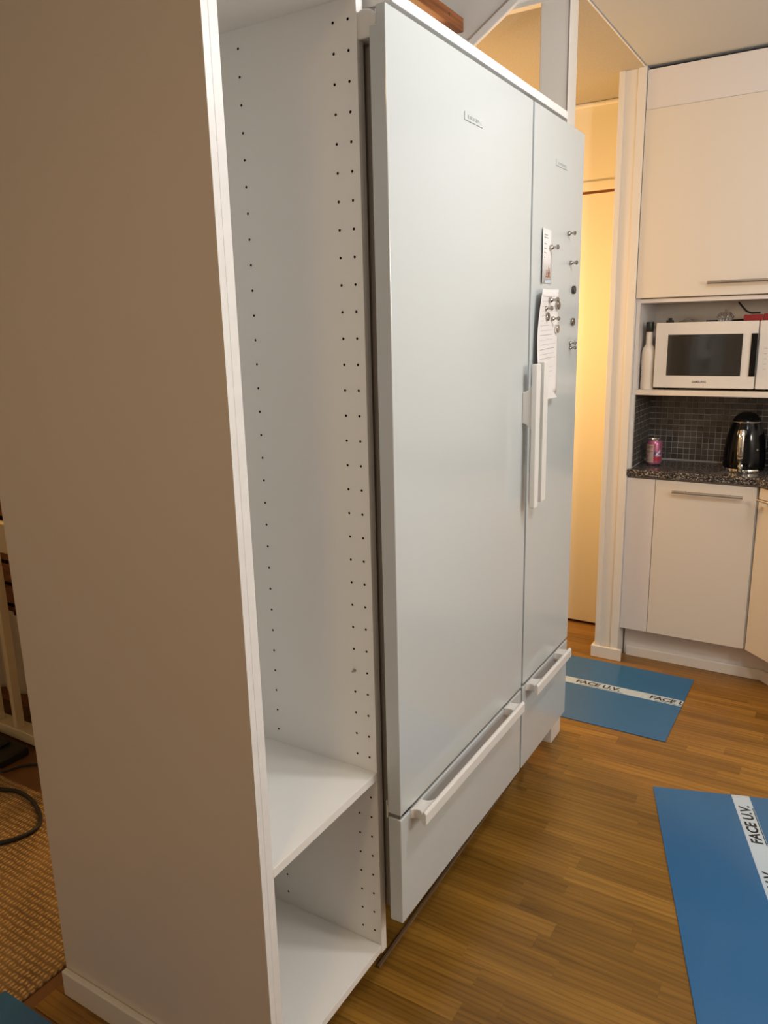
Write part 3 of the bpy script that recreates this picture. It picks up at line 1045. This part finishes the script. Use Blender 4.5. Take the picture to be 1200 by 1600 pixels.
# ================================================================== BLUE SHEETS
def sheet(label, corner, e1, e2, w, l, matname, strip_at, strip_w, texts, z=0.0004, group='blue floor protection sheets'):
    """corner + e1*u + e2*v ; strip runs along 'strip axis' given in texts"""
    C = Vector((*corner, z))
    e1, e2 = Vector((*e1, 0)), Vector((*e2, 0))
    t = thing('floor_sheet', label, 'floor sheet', (corner[0], corner[1], 0), group)
    TH = .0028

    def P(u, v, h=0):
        return C + e1 * u + e2 * v + Vector((0, 0, h))
    ccw = e1.cross(e2).z > 0
    poly = [(0, 0), (w, 0), (w, l), (0, l)]
    if not ccw:
        poly = poly[::-1]
    q_ = [tuple(P(u, v)[:2]) for u, v in poly]
    MB().prism(q_, z, z + TH).build('sheet', matname, t, bevel=.0006, seg=1)
    if strip_at is not None:
        axis, s0 = strip_at
        if axis == 'v':
            poly = [(s0, .0005), (s0 + strip_w, .0005), (s0 + strip_w, l - .0005), (s0, l - .0005)]
        else:
            poly = [(.0005, s0), (w - .0005, s0), (w - .0005, s0 + strip_w), (.0005, s0 + strip_w)]
        if not ccw:
            poly = poly[::-1]
        q_ = [tuple(P(u, v)[:2]) for u, v in poly]
        st = MB().prism(q_, z + TH, z + TH + .0005).build('tape', 'strip', t)
        for fn, size, length, u1, u0 in texts:
            tm, wd = text_mb('FACE U.V.', size, lambda a, b_, c_: Vector((a, b_, c_)), depth=.0003, bold=size * .030, shear=.12)
            k = length / wd
            tm.ops(lambda p: fn(p.x * k, p.y, z + TH + .0005 + p.z))
            keep = MB()
            for f in tm.f:
                if u1 is None or all(True for i in f):
                    keep.add([tm.v[i] for i in f], [tuple(range(len(f)))])
            if u1 is not None:
                keep = clip(keep, u1)
            keep.build('lettering', 'letter', st)
            ul = MB()
            for a in range(int(length * .98 / .0052)):
                c = [fn(length * u0 + a * .0052 + i * .0050, -.0112 + j * .0030, z + TH + .00065) for i, j in ((0, 0), (1, 0), (1, 1), (0, 1))]
                ul.add(c, [(0, 1, 2, 3)])
            if u1 is not None:
                ul = clip(ul, u1)
            ul.build('underline', 'letter', st)
    return t


def clip(mb, xmax):
    bm = bmesh.new()
    for f in mb.f:
        try:
            bm.faces.new([bm.verts.new(mb.v[i]) for i in f])
        except ValueError:
            pass
    bmesh.ops.bisect_plane(bm, geom=bm.verts[:] + bm.edges[:] + bm.faces[:], plane_co=(xmax, 0, 0), plane_no=(1, 0, 0), clear_outer=True)
    out = MB()
    for f in bm.faces:
        out.add([v.co[:] for v in f.verts], [tuple(range(len(f.verts)))])
    bm.free()
    return out


# far sheet between narrow fridge and kitchen
AX1 = .2885
tA = []
for x0 in (-.458, -.150, .158):
    tA.append((lambda a, b_, c_, x0=x0: Vector((x0 + a, 1.7475 + b_, c_)), .040, .188, AX1 - .0004 if x0 > .1 else None, .12))
sheet('blue sheet on the floor between the narrow fridge and base cabinet', (-.50, 1.4275), (1, 0), (0, 1), AX1 + .50, .583, 'blueA', ('u', 1.7315 - 1.4275), .054, tA)
# near sheet
e1 = (math.cos(ANG_B), math.sin(ANG_B))
e2 = (math.sin(ANG_B), -math.cos(ANG_B))
cB = (.313, 1.1175)


def PB(u, v, z):
    return Vector((cB[0] + e1[0] * u + e2[0] * v, cB[1] + e1[1] * u + e2[1] * v, z))


S0, SWD = .2415, .054
tB = []
for v0 in (.248, .556, .864):
    tB.append((lambda a, b_, c_, v0=v0: PB(S0 + .0415 - b_, v0 - a, c_), .044, .192, None, -.02))
sheet('largest blue sheet, on the oak floor at the lower right', cB, e1, e2, .585, 1.55, 'blueB', ('v', S0), SWD, tB)
# left sheet, a corner in view
sheet('blue sheet showing only its corner on the rug, lower left', (-.812, -.472), (1, 0), (0, -1), .58, .62, 'blueC', None, 0, (), z=.0072)

# ================================================================== LIVING ROOM SIDE
box(-2.9, -.757, -1.6, .075, -.0029, .0065).build('jute_rug', 'jute', bevel=.003, label='coarse woven jute rug behind the pantry cabinet', cat='rug')


def spline(pts, n=6):
    pts = [Vector(p) for p in pts]
    out = []
    for i in range(len(pts) - 1):
        p0, p1, p2, p3 = pts[max(i - 1, 0)], pts[i], pts[i + 1], pts[min(i + 2, len(pts) - 1)]
        for k in range(n):
            t = k / n
            out.append(.5 * ((2 * p1) + (-p0 + p2) * t + (2 * p0 - 5 * p1 + 4 * p2 - p3) * t * t + (-p0 + 3 * p1 - 3 * p2 + p3) * t ** 3))
    out.append(pts[-1])
    return out


RZ = .0136
MB().tube(spline([(-2.05, -.10, RZ), (-1.75, 0.0, RZ), (-1.60, .012, RZ), (-1.52, .035, RZ), (-1.425, .025, RZ), (-1.32, -.02, RZ), (-1.285, -.075, RZ), (-1.32, -.155, RZ), (-1.42, -.24, RZ), (-1.7, -.40, RZ)]), .0068, 8).build('power_cord', 'cord', label='black power cord looping over the jute rug', cat='cord')
MB().tube(spline([(-1.45, .30, .0045), (-1.65, .165, .0045), (-1.69, .08, .0120), (-1.85, .02, .0120)]), .0045, 8).build('thin_cable', 'cord', label='black cable on the dark floor beside the white railing', cat='cable')
rl = thing('safety_railing', 'cream wooden railing with upright bars behind the pantry cabinet', 'railing', (-1.7, .26, 0))
box(-2.5, -1.35, .24, .275, .765, .872).build('top_rail', 'cream', rl, bevel=.004)
box(-2.5, -1.35, .24, .30, .018, .060).build('bottom_rail', 'cream', rl, bevel=.003)
for k in range(9):
    x0 = -1.847 + (k - 5) * .126
    if -2.44 < x0 < -1.43:
        box(x0, x0 + .022, .243, .276, .060, .765).build('upright_bar', 'cream', rl, bevel=.002)
box(-1.40, -1.35, .236, .304, 0, .90).build('post', 'cream', rl, bevel=.003)
box(-2.5, -2.45, .236, .304, 0, .90).build('post', 'cream', rl, bevel=.003)
# slatted wooden rack with a cloth behind the railing
rk = thing('wooden_rack', 'red-brown slatted wooden rack behind the cream railing', 'rack', (-2.05, .48, 0))
for k in range(10):
    z0 = .06 + k * .088
    box(-2.75, -1.42, .37, .39, z0, z0 + .064).build('slat', 'brownwood', rk, bevel=.002)
for x0 in (-2.75, -1.46):
    box(x0, x0 + .04, .39, .60, 0, .96).build('post', 'brownwood', rk, bevel=.002)
box(-2.71, -1.46, .58, .60, .05, .96).build('back_panel', 'void_dark', rk)
ct = MB()
random.seed(11)
nx, nz = 40, 18
vs = []
for j in range(nz + 1):
    for i in range(nx + 1):
        u, v = i / nx, j / nz
        vs.append((-2.6 + 1.1 * u, .340 + .012 * math.sin(u * 41 + v * 3) + .007 * math.sin(u * 77 + 1.3 - v * 4), .13 + .34 * v + .012 * math.sin(u * 13)))
ct.add(vs, [(j * (nx + 1) + i, j * (nx + 1) + i + 1, (j + 1) * (nx + 1) + i + 1, (j + 1) * (nx + 1) + i) for j in range(nz) for i in range(nx)], 0, True)
co = ct.build('cloth', 'cloth', label='crumpled cream cloth hanging on the wooden rack', cat='cloth')
sd = co.modifiers.new('s', 'SOLIDIFY')
sd.thickness = .004
bg = MB().box(-2.30, -1.72, .10, .215, 0, .032).box(-2.25, -1.80, .115, .20, .032, .046)
bg.build('black_box', 'matblack', bevel=.008, seg=3, label='low black box on the dark floor before the railing', cat='box')

for o in bpy.data.objects:
    if '_o' in o:
        del o['_o']
